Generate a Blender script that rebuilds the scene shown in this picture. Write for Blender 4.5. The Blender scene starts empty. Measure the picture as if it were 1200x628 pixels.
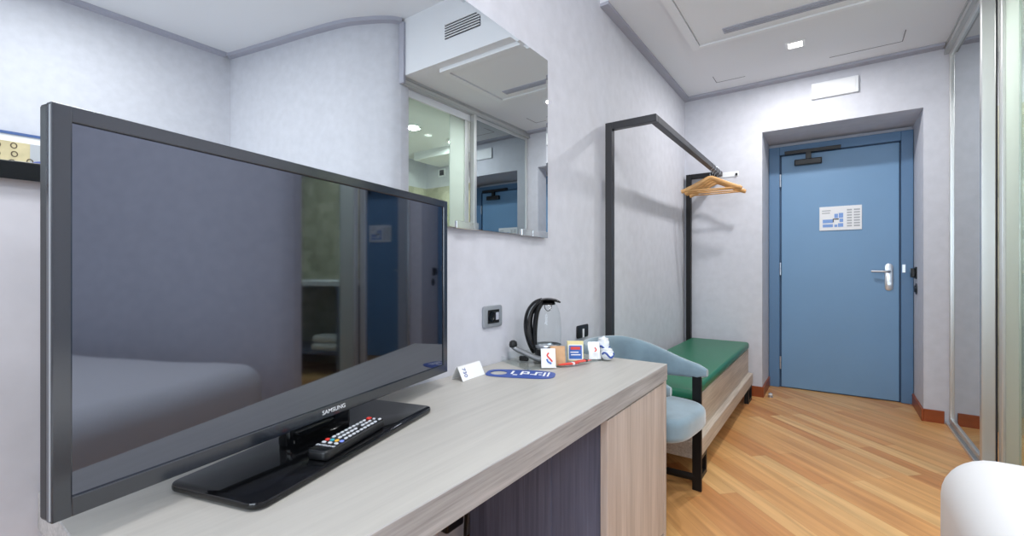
import bpy, bmesh, math, random
from mathutils import Vector, Matrix, noise
R = math.radians
random.seed(7)
scene = bpy.context.scene
C = scene.collection

# ------------------------------------------------------------------ camera, world, light, exposure
cam_d = bpy.data.cameras.new('camera'); cam = bpy.data.objects.new('camera', cam_d); C.objects.link(cam)
cam_d.sensor_width = 36.0; cam_d.lens = 528.0 / 1200.0 * 36.0; cam_d.shift_y = 1.0 / 1200.0
cam_d.clip_start = 0.02
cam.location = (0, 0, 1.05); cam.rotation_euler = (R(90), 0, R(35.455))
scene.camera = cam
vs = scene.view_settings
vs.view_transform = 'Standard'; vs.look = 'None'; vs.gamma = 1.0; vs.use_curve_mapping = False
vs.exposure = -0.45
w = bpy.data.worlds.new('world'); scene.world = w; w.use_nodes = True
w.node_tree.nodes['Background'].inputs[0].default_value = (0.75, 0.86, 1.0, 1)
w.node_tree.nodes['Background'].inputs[1].default_value = 1.2

def area(name, loc, rot, sx, sy, power, color, spread=180):
    d = bpy.data.lights.new(name, 'AREA'); d.shape = 'RECTANGLE'; d.size = sx; d.size_y = sy
    d.energy = power; d.color = color; d.spread = R(spread)
    o = bpy.data.objects.new(name, d); C.objects.link(o); o.location = loc; o.rotation_euler = rot
    return o
area('window_daylight', (0.05, -1.96, 1.55), (R(90), 0, 0), 1.9, 1.5, 72, (0.78, 0.89, 1.0))
area('ceiling_panel_and_fill', (0.05, 0.55, 2.93), (0, 0, 0), 0.56, 0.56, 38, (0.97, 0.98, 1.0))
area('ceiling_panel_and_fill', (1.45, 0.66, 2.93), (0, 0, 0), 0.56, 0.56, 32, (0.97, 0.98, 1.0))  # added fill with no known source, brightens the bedside wall
area('entry_downlight_light', (-0.206, 3.575, 2.545), (0, 0, 0), 0.075, 0.075, 24, (0.98, 0.98, 1.0))
area('bathroom_light', (1.23, 3.04, 2.425), (0, 0, 0), 0.09, 0.09, 20, (0.98, 1.0, 0.98))
area('bathroom_light', (1.23, 3.63, 2.425), (0, 0, 0), 0.09, 0.09, 20, (0.98, 1.0, 0.98))

# ------------------------------------------------------------------ helpers
def lin(c):
    if isinstance(c, str):
        c = c.lstrip('#'); c = [int(c[i:i + 2], 16) / 255 for i in (0, 2, 4)]
    return tuple((x / 12.92 if x <= 0.04045 else ((x + 0.055) / 1.055) ** 2.4) for x in c) + (1.0,)

def mat(name, c, rough=0.5, metal=0.0, spec=None, ior=None, var=0.0, vscale=8.0, bump=0.0, bscale=60.0, coat=0.0, sheen=0.0, trans=0.0):
    m = bpy.data.materials.new(name); m.use_nodes = True
    nt = m.node_tree; b = nt.nodes['Principled BSDF']
    col = lin(c); b.inputs['Base Color'].default_value = col
    b.inputs['Roughness'].default_value = rough; b.inputs['Metallic'].default_value = metal
    if spec is not None: b.inputs['Specular IOR Level'].default_value = spec
    if ior is not None: b.inputs['IOR'].default_value = ior
    if coat: b.inputs['Coat Weight'].default_value = coat
    if sheen: b.inputs['Sheen Weight'].default_value = sheen
    if trans: b.inputs['Transmission Weight'].default_value = trans
    if var or bump:
        tc = nt.nodes.new('ShaderNodeTexCoord')
    if var:
        n = nt.nodes.new('ShaderNodeTexNoise'); n.inputs['Scale'].default_value = vscale; n.inputs['Detail'].default_value = 5
        nt.links.new(tc.outputs['Object'], n.inputs['Vector'])
        r = nt.nodes.new('ShaderNodeValToRGB')
        r.color_ramp.elements[0].position = 0.3; r.color_ramp.elements[1].position = 0.7
        r.color_ramp.elements[0].color = tuple(x * (1 - var) for x in col[:3]) + (1,)
        r.color_ramp.elements[1].color = tuple(min(1, x * (1 + var)) for x in col[:3]) + (1,)
        nt.links.new(n.outputs['Fac'], r.inputs[0]); nt.links.new(r.outputs[0], b.inputs['Base Color'])
    if bump:
        n2 = nt.nodes.new('ShaderNodeTexNoise'); n2.inputs['Scale'].default_value = bscale; n2.inputs['Detail'].default_value = 4
        nt.links.new(tc.outputs['Object'], n2.inputs['Vector'])
        bp = nt.nodes.new('ShaderNodeBump'); bp.inputs['Strength'].default_value = bump; bp.inputs['Distance'].default_value = 0.002
        nt.links.new(n2.outputs['Fac'], bp.inputs['Height']); nt.links.new(bp.outputs[0], b.inputs['Normal'])
    return m

def grain_mat(name, c0, c1, axis, rough=0.5, fine=90.0, long=1.2, c2=None):
    """wood with its grain running along one axis of the object"""
    m = bpy.data.materials.new(name); m.use_nodes = True
    nt = m.node_tree; b = nt.nodes['Principled BSDF']; b.inputs['Roughness'].default_value = rough
    tc = nt.nodes.new('ShaderNodeTexCoord')
    def stretched(f, l, det):
        mp = nt.nodes.new('ShaderNodeMapping'); s = [f, f, f]; s[axis] = l; mp.inputs['Scale'].default_value = s
        nt.links.new(tc.outputs['Object'], mp.inputs['Vector'])
        n = nt.nodes.new('ShaderNodeTexNoise'); n.inputs['Scale'].default_value = 1.0; n.inputs['Detail'].default_value = det
        n.inputs['Roughness'].default_value = 0.6
        nt.links.new(mp.outputs[0], n.inputs['Vector']); return n
    a = stretched(fine, long * 2.2, 3); d = stretched(fine * 0.14, long * 0.5, 3)
    mx = nt.nodes.new('ShaderNodeMath'); mx.operation = 'MULTIPLY_ADD'; mx.inputs[1].default_value = 0.5
    ml = nt.nodes.new('ShaderNodeMath'); ml.operation = 'MULTIPLY'; ml.inputs[1].default_value = 0.5
    nt.links.new(d.outputs['Fac'], ml.inputs[0])
    nt.links.new(a.outputs['Fac'], mx.inputs[0]); nt.links.new(ml.outputs[0], mx.inputs[2])
    r = nt.nodes.new('ShaderNodeValToRGB')
    r.color_ramp.elements[0].position = 0.36; r.color_ramp.elements[1].position = 0.62
    r.color_ramp.elements[0].color = lin(c0); r.color_ramp.elements[1].color = lin(c1)
    nt.links.new(mx.outputs[0], r.inputs[0]); nt.links.new(r.outputs[0], b.inputs['Base Color'])
    return m

def plank_mat():
    m = bpy.data.materials.new('oak_planks'); m.use_nodes = True
    nt = m.node_tree; b = nt.nodes['Principled BSDF']; b.inputs['Roughness'].default_value = 0.38
    tc = nt.nodes.new('ShaderNodeTexCoord')
    mp = nt.nodes.new('ShaderNodeMapping'); mp.inputs['Rotation'].default_value = (0, 0, R(44.5))
    nt.links.new(tc.outputs['Object'], mp.inputs['Vector'])
    br = nt.nodes.new('ShaderNodeTexBrick'); br.offset = 0.37; br.offset_frequency = 2
    br.inputs['Color1'].default_value = (0, 0, 0, 1); br.inputs['Color2'].default_value = (1, 1, 1, 1)
    br.inputs['Mortar'].default_value = (0.5, 0.5, 0.5, 1)
    br.inputs['Scale'].default_value = 1.0; br.inputs['Mortar Size'].default_value = 0.0008
    br.inputs['Brick Width'].default_value = 0.95; br.inputs['Row Height'].default_value = 0.088
    nt.links.new(mp.outputs[0], br.inputs['Vector'])
    r = nt.nodes.new('ShaderNodeValToRGB'); cr = r.color_ramp
    cr.elements[0].position = 0.0; cr.elements[0].color = lin('#b97646')
    cr.elements[1].position = 1.0; cr.elements[1].color = lin('#e2b67c')
    e = cr.elements.new(0.12); e.color = lin('#c98a52')
    e = cr.elements.new(0.4); e.color = lin('#d79f64')
    e = cr.elements.new(0.75); e.color = lin('#deab6f')
    nt.links.new(br.outputs['Color'], r.inputs[0])
    mp2 = nt.nodes.new('ShaderNodeMapping'); mp2.inputs['Scale'].default_value = (1.6, 26, 1)
    nt.links.new(mp.outputs[0], mp2.inputs['Vector'])
    n = nt.nodes.new('ShaderNodeTexNoise'); n.inputs['Scale'].default_value = 1.0; n.inputs['Detail'].default_value = 5
    n.inputs['Distortion'].default_value = 0.6
    nt.links.new(mp2.outputs[0], n.inputs['Vector'])
    r2 = nt.nodes.new('ShaderNodeValToRGB'); r2.color_ramp.elements[0].position = 0.3; r2.color_ramp.elements[1].position = 0.7
    r2.color_ramp.elements[0].color = (0.78, 0.74, 0.70, 1); r2.color_ramp.elements[1].color = (1.08, 1.08, 1.06, 1)
    nt.links.new(n.outputs['Fac'], r2.inputs[0])
    mx = nt.nodes.new('ShaderNodeMixRGB'); mx.blend_type = 'MULTIPLY'; mx.inputs[0].default_value = 1.0
    nt.links.new(r.outputs[0], mx.inputs[1]); nt.links.new(r2.outputs[0], mx.inputs[2])
    gap = nt.nodes.new('ShaderNodeMixRGB'); gap.blend_type = 'MIX'
    gap.inputs[2].default_value = lin('#a06a3c')
    gf = nt.nodes.new('ShaderNodeMath'); gf.operation = 'MULTIPLY'; gf.inputs[1].default_value = 0.6
    nt.links.new(br.outputs['Fac'], gf.inputs[0]); nt.links.new(gf.outputs[0], gap.inputs[0])
    nt.links.new(mx.outputs[0], gap.inputs[1]); nt.links.new(gap.outputs[0], b.inputs['Base Color'])
    return m

def glass_mat(name, tint, rough=0.0, refl=1.0):
    """thin clear pane: tinted see-through plus a Fresnel reflection"""
    m = bpy.data.materials.new(name); m.use_nodes = True
    nt = m.node_tree; nt.nodes.clear()
    out = nt.nodes.new('ShaderNodeOutputMaterial'); mix = nt.nodes.new('ShaderNodeMixShader')
    t = nt.nodes.new('ShaderNodeBsdfTransparent'); t.inputs[0].default_value = lin(tint)
    g = nt.nodes.new('ShaderNodeBsdfGlossy'); g.inputs['Roughness'].default_value = rough
    f = nt.nodes.new('ShaderNodeLayerWeight'); f.inputs[0].default_value = 0.5
    pw = nt.nodes.new('ShaderNodeMath'); pw.operation = 'POWER'; pw.inputs[1].default_value = 5.0
    ml = nt.nodes.new('ShaderNodeMath'); ml.operation = 'MULTIPLY_ADD'; ml.inputs[1].default_value = 0.9 * refl; ml.inputs[2].default_value = 0.035 * refl
    nt.links.new(f.outputs['Facing'], pw.inputs[0]); nt.links.new(pw.outputs[0], ml.inputs[0]); nt.links.new(ml.outputs[0], mix.inputs[0])
    nt.links.new(t.outputs[0], mix.inputs[1]); nt.links.new(g.outputs[0], mix.inputs[2]); nt.links.new(mix.outputs[0], out.inputs[0])
    return m

def frosted_mat():
    m = bpy.data.materials.new('frosted_glass'); m.use_nodes = True
    nt = m.node_tree; nt.nodes.clear()
    out = nt.nodes.new('ShaderNodeOutputMaterial'); mix = nt.nodes.new('ShaderNodeMixShader'); mix.inputs[0].default_value = 0.35
    t = nt.nodes.new('ShaderNodeBsdfTranslucent'); t.inputs[0].default_value = lin('#dfe6e1')
    d = nt.nodes.new('ShaderNodeBsdfPrincipled'); d.inputs['Base Color'].default_value = lin('#cfd6d0'); d.inputs['Roughness'].default_value = 0.3
    nt.links.new(t.outputs[0], mix.inputs[1]); nt.links.new(d.outputs[0], mix.inputs[2]); nt.links.new(mix.outputs[0], out.inputs[0])
    return m

def emit_mat(name, c, s):
    m = bpy.data.materials.new(name); m.use_nodes = True
    b = m.node_tree.nodes['Principled BSDF']; b.inputs['Base Color'].default_value = lin(c)
    b.inputs['Emission Color'].default_value = lin(c); b.inputs['Emission Strength'].default_value = s
    return m

def tile_mat():
    m = bpy.data.materials.new('stone_mosaic'); m.use_nodes = True
    nt = m.node_tree; b = nt.nodes['Principled BSDF']; b.inputs['Roughness'].default_value = 0.4
    tc = nt.nodes.new('ShaderNodeTexCoord')
    v = nt.nodes.new('ShaderNodeTexVoronoi'); v.inputs['Scale'].default_value = 9.0
    nt.links.new(tc.outputs['Object'], v.inputs['Vector'])
    n = nt.nodes.new('ShaderNodeTexNoise'); n.inputs['Scale'].default_value = 5; n.inputs['Detail'].default_value = 6
    nt.links.new(tc.outputs['Object'], n.inputs['Vector'])
    mx = nt.nodes.new('ShaderNodeMixRGB'); mx.inputs[0].default_value = 0.45
    nt.links.new(n.outputs['Fac'], mx.inputs[1]); nt.links.new(v.outputs['Color'], mx.inputs[2])
    r = nt.nodes.new('ShaderNodeValToRGB'); r.color_ramp.elements[0].position = 0.25; r.color_ramp.elements[1].position = 0.75
    r.color_ramp.elements[0].color = lin('#8e8c74'); r.color_ramp.elements[1].color = lin('#c9c6ae')
    nt.links.new(mx.outputs[0], r.inputs[0]); nt.links.new(r.outputs[0], b.inputs['Base Color'])
    return m

M = {}
M['wall'] = mat('wall_plaster', '#cdced5', 0.75, var=0.045, vscale=16, bump=0.25, bscale=30)
M['ceil'] = mat('ceiling_paint', '#e6e8ec', 0.8)
M['panelw'] = mat('white_panel', '#eaecef', 0.6)
M['trimgrey'] = mat('grey_trim', '#afb0bc', 0.7)
M['gap'] = mat('shadow_gap', '#77767c', 0.8)
M['floor'] = plank_mat()
M['skirt'] = mat('red_brown_wood', '#93481f', 0.4, var=0.15, vscale=12)
M['doorblue'] = mat('blue_door_paint', '#7299bd', 0.42, var=0.02, vscale=3)
M['frameblue'] = mat('blue_frame_paint', '#5c80a4', 0.42)
M['rebate'] = mat('dark_blue_rebate', '#33506f', 0.5)
M['black'] = mat('black_plastic', '#101113', 0.35)
M['blackgloss'] = mat('black_gloss', '#0b0c0e', 0.08)
M['darkmetal'] = mat('gunmetal', '#4a4a4c', 0.38, 0.8)
M['blackmetal'] = mat('black_metal', '#161516', 0.45, 0.3)
M['steel'] = mat('brushed_steel', '#c9cdd2', 0.28, 1.0)
M['alu'] = mat('anodised_aluminium', '#d5d6d4', 0.35, 0.75)
M['track'] = mat('track_aluminium', '#c2c4c3', 0.45, 0.6)
M['polished'] = mat('polished_clip', '#dfe3e4', 0.08, 0.9)
M['doormirror'] = mat('door_mirror', '#bcc4c6', 0.0, 1.0)
M['mirror'] = mat('mirror', '#e3e8e9', 0.0, 1.0)
M['glassgreen'] = glass_mat('green_tinted_glass', '#f0f8f3', 0.0, 1.0)
M['clear'] = glass_mat('clear_glass', '#fafcfc', 0.0, 0.8)
M['frost'] = frosted_mat()
M['white'] = mat('white_plastic', '#eceef0', 0.4)
M['paper'] = mat('white_paper', '#eff0f1', 0.7)
M['desktop'] = grain_mat('grey_oak_top', '#aeaba5', '#bab7b0', 1, 0.45, 70, 1.3)
M['deskedge'] = grain_mat('grey_oak_edge', '#8b8886', '#b6b3b1', 1, 0.55, 150, 2.5)
M['deskvert'] = grain_mat('grey_oak_upright', '#b0a39a', '#d3c6bd', 2, 0.5, 120, 1.5)
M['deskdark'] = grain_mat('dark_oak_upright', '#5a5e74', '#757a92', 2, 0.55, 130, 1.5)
M['benchwood'] = grain_mat('bench_oak', '#a8998b', '#cdbfb0', 1, 0.5, 110, 1.6)
M['green'] = mat('green_leatherette', '#226e50', 0.4, bump=0.1, bscale=120)
M['velvet'] = mat('blue_grey_velvet', '#7b929e', 0.75, var=0.16, vscale=11, sheen=0.7, bump=0.25, bscale=14)
M['bezel'] = mat('tv_bezel', '#1a2029', 0.16, ior=1.9)
M['tvback'] = mat('tv_back', '#0d0f14', 0.45)
M['screen'] = mat('tv_screen', '#020408', 0.035, ior=2.9)
_b = M['screen'].node_tree.nodes['Principled BSDF']; _b.inputs['Specular Tint'].default_value = lin('#dbe2f5')
M['sheet'] = mat('white_bedding', '#e4e4e3', 0.85, bump=0.1, bscale=15)
M['bedbase'] = mat('dark_bed_base', '#3b322e', 0.8)
M['hangwood'] = grain_mat('hanger_beech', '#c08a4e', '#dcae74', 0, 0.4, 60, 4)
M['socketgrey'] = mat('grey_plate', '#9ea3a9', 0.35, 0.3)
M['gadgetgrey'] = mat('gadget_grey', '#83868a', 0.35, 0.4)
M['blue'] = mat('print_blue', '#33509c', 0.5)
M['ltblue'] = mat('print_light_blue', '#7fa3dc', 0.5)
M['greyprint'] = mat('print_grey', '#b3b6ba', 0.6)
M['red'] = mat('print_red', '#d9473c', 0.5)
M['redbtn'] = mat('button_red', '#e2382f', 0.4)
M['cyanbtn'] = mat('button_cyan', '#34a7b4', 0.4)
M['yellowbtn'] = mat('button_yellow', '#e5b13c', 0.4)
M['bluebtn'] = mat('button_blue', '#7f93e0', 0.4)
M['whitebtn'] = mat('button_white', '#cfd3d8', 0.5)
M['kraft'] = mat('kraft_paper', '#c9a07a', 0.75, var=0.08, vscale=40)
M['cream'] = mat('cream_card', '#e6d9a0', 0.6)
M['tealbl'] = mat('packet_blue', '#3a69b5', 0.5)
M['foil'] = mat('white_wrapper', '#e9edf2', 0.3, bump=0.5, bscale=60)
M['tile'] = tile_mat()
M['lampglow'] = emit_mat('lamp_diffuser', '#fffaf2', 9.0)
M['lampsoft'] = emit_mat('lamp_panel', '#fffaf2', 3.0)
M['bathglow'] = emit_mat('bath_lamp', '#f6fff8', 9.0)
M['art'] = mat('art_sand', '#cdbf97', 0.7, var=0.15, vscale=10)
M['artdark'] = mat('art_umber', '#5a4c3c', 0.7)
M['artviolet'] = mat('art_violet', '#5c66a8', 0.7)
M['orange'] = mat('art_orange_line', '#c98b55', 0.6)
M['pictblue'] = mat('picture_blue', '#3f5b90', 0.5)
M['towel'] = mat('white_towel', '#eeeeec', 0.9, bump=0.3, bscale=80)
M['edgeolive'] = mat('smoked_edge', '#2a2a26', 0.2)
M['slot'] = mat('dark_slot', '#2c2e33', 0.7)
M['grillegrey'] = mat('grille_grey', '#aeb1bd', 0.6)

ROOT = {}
def bmn(): return bmesh.new()
def box(bm, x0, x1, y0, y1, z0, z1, bev=0.0, seg=2, mtx=None):
    n0 = len(bm.verts)
    r = bmesh.ops.create_cube(bm, size=1.0)
    vsl = r['verts']
    for v in vsl:
        v.co = Vector(((x0 + x1) / 2 + v.co.x * (x1 - x0), (y0 + y1) / 2 + v.co.y * (y1 - y0), (z0 + z1) / 2 + v.co.z * (z1 - z0)))
    if mtx is not None: bmesh.ops.transform(bm, matrix=mtx, verts=vsl)
    if bev:
        es = list({e for v in vsl for e in v.link_edges})
        bmesh.ops.bevel(bm, geom=es, offset=bev, segments=seg, affect='EDGES', profile=0.5, clamp_overlap=True)
    return bm
def prism(bm, pts, z0, z1, bev=0.0, seg=2, mtx=None):
    """closed outline in x,y pushed from z0 to z1"""
    lo = [bm.verts.new((p[0], p[1], z0)) for p in pts]; hi = [bm.verts.new((p[0], p[1], z1)) for p in pts]
    n = len(pts); fs = [bm.faces.new(lo[::-1]), bm.faces.new(hi)]
    for i in range(n): fs.append(bm.faces.new((lo[i], lo[(i + 1) % n], hi[(i + 1) % n], hi[i])))
    bmesh.ops.recalc_face_normals(bm, faces=fs)
    if bev:
        es = list({e for f in fs[:2] for e in f.edges})
        r = bmesh.ops.bevel(bm, geom=es, offset=bev, segments=seg, affect='EDGES', profile=0.5, clamp_overlap=True)
    if mtx is not None: bmesh.ops.transform(bm, matrix=mtx, verts=list({v for v in bm.verts}) )
    return bm
def rrect(w, h, r, n=5):
    pts = []
    for cx, cy, a in ((w / 2 - r, h / 2 - r, 0), (-w / 2 + r, h / 2 - r, 90), (-w / 2 + r, -h / 2 + r, 180), (w / 2 - r, -h / 2 + r, 270)):
        for k in range(n + 1):
            t = R(a + 90 * k / n); pts.append((cx + r * math.cos(t), cy + r * math.sin(t)))
    return pts
def ellipse(a, b, n=32, p=2.0):
    out = []
    for k in range(n):
        t = 2 * math.pi * k / n; c, s = math.cos(t), math.sin(t)
        out.append((a * math.copysign(abs(c) ** (2 / p), c), b * math.copysign(abs(s) ** (2 / p), s)))
    return out
def lathe(bm, prof, c=(0, 0, 0), seg=32, cap=True):
    rings = []
    for r, z in prof:
        rings.append([bm.verts.new((c[0] + r * math.cos(2 * math.pi * k / seg), c[1] + r * math.sin(2 * math.pi * k / seg), c[2] + z)) for k in range(seg)])
    fs = []
    for a, b in zip(rings, rings[1:]):
        for k in range(seg): fs.append(bm.faces.new((a[k], a[(k + 1) % seg], b[(k + 1) % seg], b[k])))
    if cap:
        fs.append(bm.faces.new(rings[0][::-1])); fs.append(bm.faces.new(rings[-1]))
    bmesh.ops.recalc_face_normals(bm, faces=fs)
    return bm
def tube(bm, pts, r, seg=10, flat=None, up=Vector((0, 0, 1))):
    """swept round or elliptical bar; r may be a list; flat=(a,b) half sizes along side and up"""
    pts = [Vector(p) for p in pts]; rings = []
    for i, p in enumerate(pts):
        t = (pts[min(i + 1, len(pts) - 1)] - pts[max(i - 1, 0)]).normalized()
        u = up if abs(t.dot(up)) < 0.98 else Vector((1, 0, 0))
        s = t.cross(u).normalized(); q = s.cross(t).normalized()
        ra = r[i] if isinstance(r, (list, tuple)) else r
        ring = []
        for k in range(seg):
            a = 2 * math.pi * k / seg
            if flat: ring.append(bm.verts.new(p + s * (flat[0] * ra * math.cos(a)) + q * (flat[1] * ra * math.sin(a))))
            else: ring.append(bm.verts.new(p + s * (ra * math.cos(a)) + q * (ra * math.sin(a))))
        rings.append(ring)
    fs = []
    for a, b in zip(rings, rings[1:]):
        for k in range(seg): fs.append(bm.faces.new((a[k], a[(k + 1) % seg], b[(k + 1) % seg], b[k])))
    fs.append(bm.faces.new(rings[0][::-1])); fs.append(bm.faces.new(rings[-1]))
    bmesh.ops.recalc_face_normals(bm, faces=fs)
    return bm
def smoothpath(pts, n=6):
    P = [Vector(p) for p in pts]; out = []
    for i in range(len(P) - 1):
        p0, p1, p2, p3 = P[max(i - 1, 0)], P[i], P[i + 1], P[min(i + 2, len(P) - 1)]
        for k in range(n):
            t = k / n
            out.append(0.5 * ((2 * p1) + (p2 - p0) * t + (2 * p0 - 5 * p1 + 4 * p2 - p3) * t * t + (3 * p1 - p0 - 3 * p2 + p3) * t ** 3))
    out.append(P[-1]); return out
def obj(name, bm, m, parent=None, smooth=False, local=False):
    if parent is not None and not local:
        bm.transform(ROOT[parent.name].inverted())
    me = bpy.data.meshes.new(name); bm.to_mesh(me); bm.free()
    if isinstance(m, (list, tuple)):
        for x in m: me.materials.append(x)
    else: me.materials.append(m)
    o = bpy.data.objects.new(name, me); C.objects.link(o)
    if parent is not None:
        o.parent = parent; ROOT[o.name] = ROOT[parent.name]
    else: ROOT[o.name] = Matrix.Identity(4)
    if smooth:
        for p in me.polygons: p.use_smooth = True
        md = o.modifiers.new('split', 'EDGE_SPLIT'); md.split_angle = R(38)
    return o
def tag(o, label, cat, group=None):
    o['label'] = label; o['category'] = cat
    if group: o['group'] = group
    return o
def thing(name, label, cat, loc=(0, 0, 0), rotz=0.0, group=None):
    o = bpy.data.objects.new(name, None); C.objects.link(o); o.empty_display_size = 0.05
    o.location = loc; o.rotation_euler = (0, 0, rotz)
    ROOT[o.name] = Matrix.Translation(loc) @ Matrix.Rotation(rotz, 4, 'Z')
    return tag(o, label, cat, group)
def struct(name, bm, m, parent=None, smooth=False):
    o = obj(name, bm, m, parent, smooth)
    if parent is None: o['kind'] = 'structure'
    return o
def sroot(name, loc):
    o = bpy.data.objects.new(name, None); C.objects.link(o); o.location = loc; o['kind'] = 'structure'
    ROOT[o.name] = Matrix.Translation(loc); return o
def text_bm(s, size, mtx, ext=0.0004, xs=1.0):
    cu = bpy.data.curves.new('lettering', 'FONT'); cu.body = s; cu.size = size; cu.extrude = ext; cu.align_x = 'CENTER'; cu.align_y = 'CENTER'
    o = bpy.data.objects.new('lettering', cu); C.objects.link(o)
    bpy.context.view_layer.update()
    me = bpy.data.meshes.new_from_object(o)
    bm = bmn(); bm.from_mesh(me)
    bm.transform(mtx @ Matrix.Diagonal((xs, 1, 1, 1)))
    bpy.data.objects.remove(o); bpy.data.curves.remove(cu); bpy.data.meshes.remove(me)
    return bm
def frame_mtx(o, xa, ya):
    """matrix placing a local x,y drawing at o with axes xa, ya"""
    xa = Vector(xa).normalized(); ya = Vector(ya).normalized(); za = xa.cross(ya)
    m = Matrix.Identity(4)
    for i in range(3): m[i][0] = xa[i]; m[i][1] = ya[i]; m[i][2] = za[i]; m[i][3] = o[i]
    return m

# ------------------------------------------------------------------ room shell
XL, XR, YB, XF = -1.08, 2.38, 4.19, 0.64
YS, ZE, ZC = 2.38, 2.56, 3.0
struct('floor', box(bmn(), XL - .12, XR + .1, -1.92, 4.80, -0.08, 0.0), M['floor'])
struct('wall_left', box(bmn(), XL - .12, XL, -1.92, 4.80, 0, 3.1), M['wall'])
b = bmn()
box(b, XL, -.471, YB, 4.80, 0, 3.1); box(b, .511, XR + .1, YB, 4.80, 0, 3.1); box(b, -.471, .511, YB, 4.80, 2.167, 3.1)
struct('wall_back', b, M['wall'])
struct('wall_niche', box(bmn(), -.471, .511, 4.705, 4.80, 0, 2.167), M['wall'])
# curved wall between bedroom and bathroom, then the wall behind the bed
pl = smoothpath([(.645, 2.385, 0), (.70, 2.315, 0), (.83, 2.235, 0), (1.03, 2.145, 0), (1.4, 2.06, 0), (1.8, 1.985, 0), (2.38, 1.87, 0)], 6)
outl = [(p.x, p.y) for p in pl]
struct('wall_right', prism(bmn(), outl + [(2.48, 1.87), (2.48, 2.46), (.645, 2.46)], 0, ZC), M['wall'], smooth=True)
struct('wall_bedside', box(bmn(), XR, XR + .1, -1.92, 1.87, 0, ZC), M['wall'])
b = bmn()
box(b, XL, -1.0, -1.92, -1.8, 0, ZC); box(b, 1.1, XR, -1.92, -1.8, 0, ZC)
box(b, -1.0, 1.1, -1.92, -1.8, 0, .75); box(b, -1.0, 1.1, -1.92, -1.8, 2.35, ZC)
struct('wall_window_side', b, M['wall'])
wr = sroot('window_1', (.05, -1.86, .75))
b = bmn()
for x0, x1, z0, z1 in ((-1.0, -.94, .75, 2.35), (1.04, 1.1, .75, 2.35), (.02, .08, .75, 2.35), (-.94, 1.04, .75, .81), (-.94, 1.04, 2.29, 2.35)):
    box(b, x0, x1, -1.88, -1.83, z0, z1)
struct('window_frame', b, M['white'], wr)
struct('ceiling', box(bmn(), XL - .12, XR + .1, -1.92, YS, ZC, ZC + .1), M['ceil'])
struct('ceiling_entry', box(bmn(), XL, .74, YS, YB, ZE, ZC + .1), M['ceil'])
# grey edge trim
b = bmn(); box(b, XL, XL + .05, YS, YB, ZE - .018, ZE); struct('trim_1', b, M['trimgrey'])
b = bmn(); box(b, XL + .05, XF - .03, YB - .075, YB, ZE - .018, ZE); struct('trim_2', b, M['trimgrey'])
inner = []
off = .055
for i, p in enumerate(outl):
    a = Vector(outl[max(i - 1, 0)]); c = Vector(outl[min(i + 1, len(outl) - 1)]); t = (c - a).normalized()
    n = Vector((t.y, -t.x));
    if n.y > 0: n = -n
    inner.append((p[0] + n.x * off, p[1] + n.y * off))
inner[-1] = (XR - off, inner[-1][1])
struct('trim_3', prism(bmn(), outl + inner[::-1], ZC - .03, ZC), M['trimgrey'])
struct('trim_4', box(bmn(), XR - off, XR, -1.8, 1.815, ZC - .03, ZC), M['trimgrey'])
struct('trim_10', box(bmn(), .59, .643, YS - .02, YS, 2.50, ZC - .03), M['trimgrey'])
# skirting
struct('baseboard_back', box(bmn(), XL + .02, -.471, YB - .012, YB, 0, .085, .002), M['skirt'])
struct('baseboard_niche_left', box(bmn(), -.471, -.459, YB - .012, 4.645, 0, .085, .002), M['skirt'])
struct('baseboard_niche_right', box(bmn(), .499, .511, YB - .012, 4.645, 0, .085, .002), M['skirt'])
struct('baseboard_right', box(bmn(), .511, .615, YB - .012, YB, 0, .085, .002), M['skirt'])
struct('baseboard_left', box(bmn(), XL, XL + .012, .2, YB - .012, 0, .085, .002), M['skirt'])

# bathroom seen through the glass
BX0, BX1, BY0, BY1, BZ = .74, 2.25, 2.48, 4.17, 2.45
struct('wall_bathroom_far', box(bmn(), BX1, XR + .1, BY0, YB, 0, 2.6), M['wall'])
struct('wall_bathroom_near', box(bmn(), .74, BX1, 2.46, BY0, 0, 2.6), M['wall'])
struct('ceiling_bathroom', box(bmn(), .80, BX1, BY0, YB, BZ, 2.6), M['panelw'])
b = bmn(); box(b, .74, BX1 - .012, YB - .012, YB, 0, 2.1); struct('wall_tiles_back', b, M['tile'])
b = bmn(); box(b, BX1 - .012, BX1, BY0, YB, 0, 2.1); struct('wall_tiles_far', b, M['tile'])
struct('trim_5', box(bmn(), 1.2, 2.0, 3.75, YB, 2.36, BZ), M['panelw'])
struct('trim_6', box(bmn(), .665, .80, YS, YB, 2.44, ZE), M['panelw'])      # lintel over the sliding doors

# ------------------------------------------------------------------ entrance door
dr = sroot('door_1', (.01, 4.66, 0))
FY = 4.655
b = bmn(); box(b, -.468, -.385, FY - .02, 4.705, 0, 2.13, .004); box(b, .435, .508, FY - .02, 4.705, 0, 2.13, .004); box(b, -.385, .435, FY - .02, 4.705, 2.055, 2.13, .004)
struct('frame', b, M['frameblue'], dr)
leaf = struct('leaf', box(bmn(), -.372, .425, FY - .008, 4.70, .008, 2.045, .004), M['doorblue'], dr)
b = bmn(); box(b, -.385, -.372, FY + .01, 4.70, 0, 2.055); box(b, .425, .435, FY + .01, 4.70, 0, 2.055); box(b, -.385, .435, FY + .01, 4.70, 2.045, 2.055); box(b, -.372, .425, FY + .01, 4.70, 0, .008)
struct('rebate', b, M['rebate'], dr)
for z in (.22, 1.05, 1.83):
    b = bmn(); lathe(b, [(.008, -.055), (.008, -.004), (.0065, -.003), (.0065, .003), (.008, .004), (.008, .055)], (-.379, FY - .022, z), 12)
    struct('hinge', b, M['steel'], dr, True)
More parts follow.
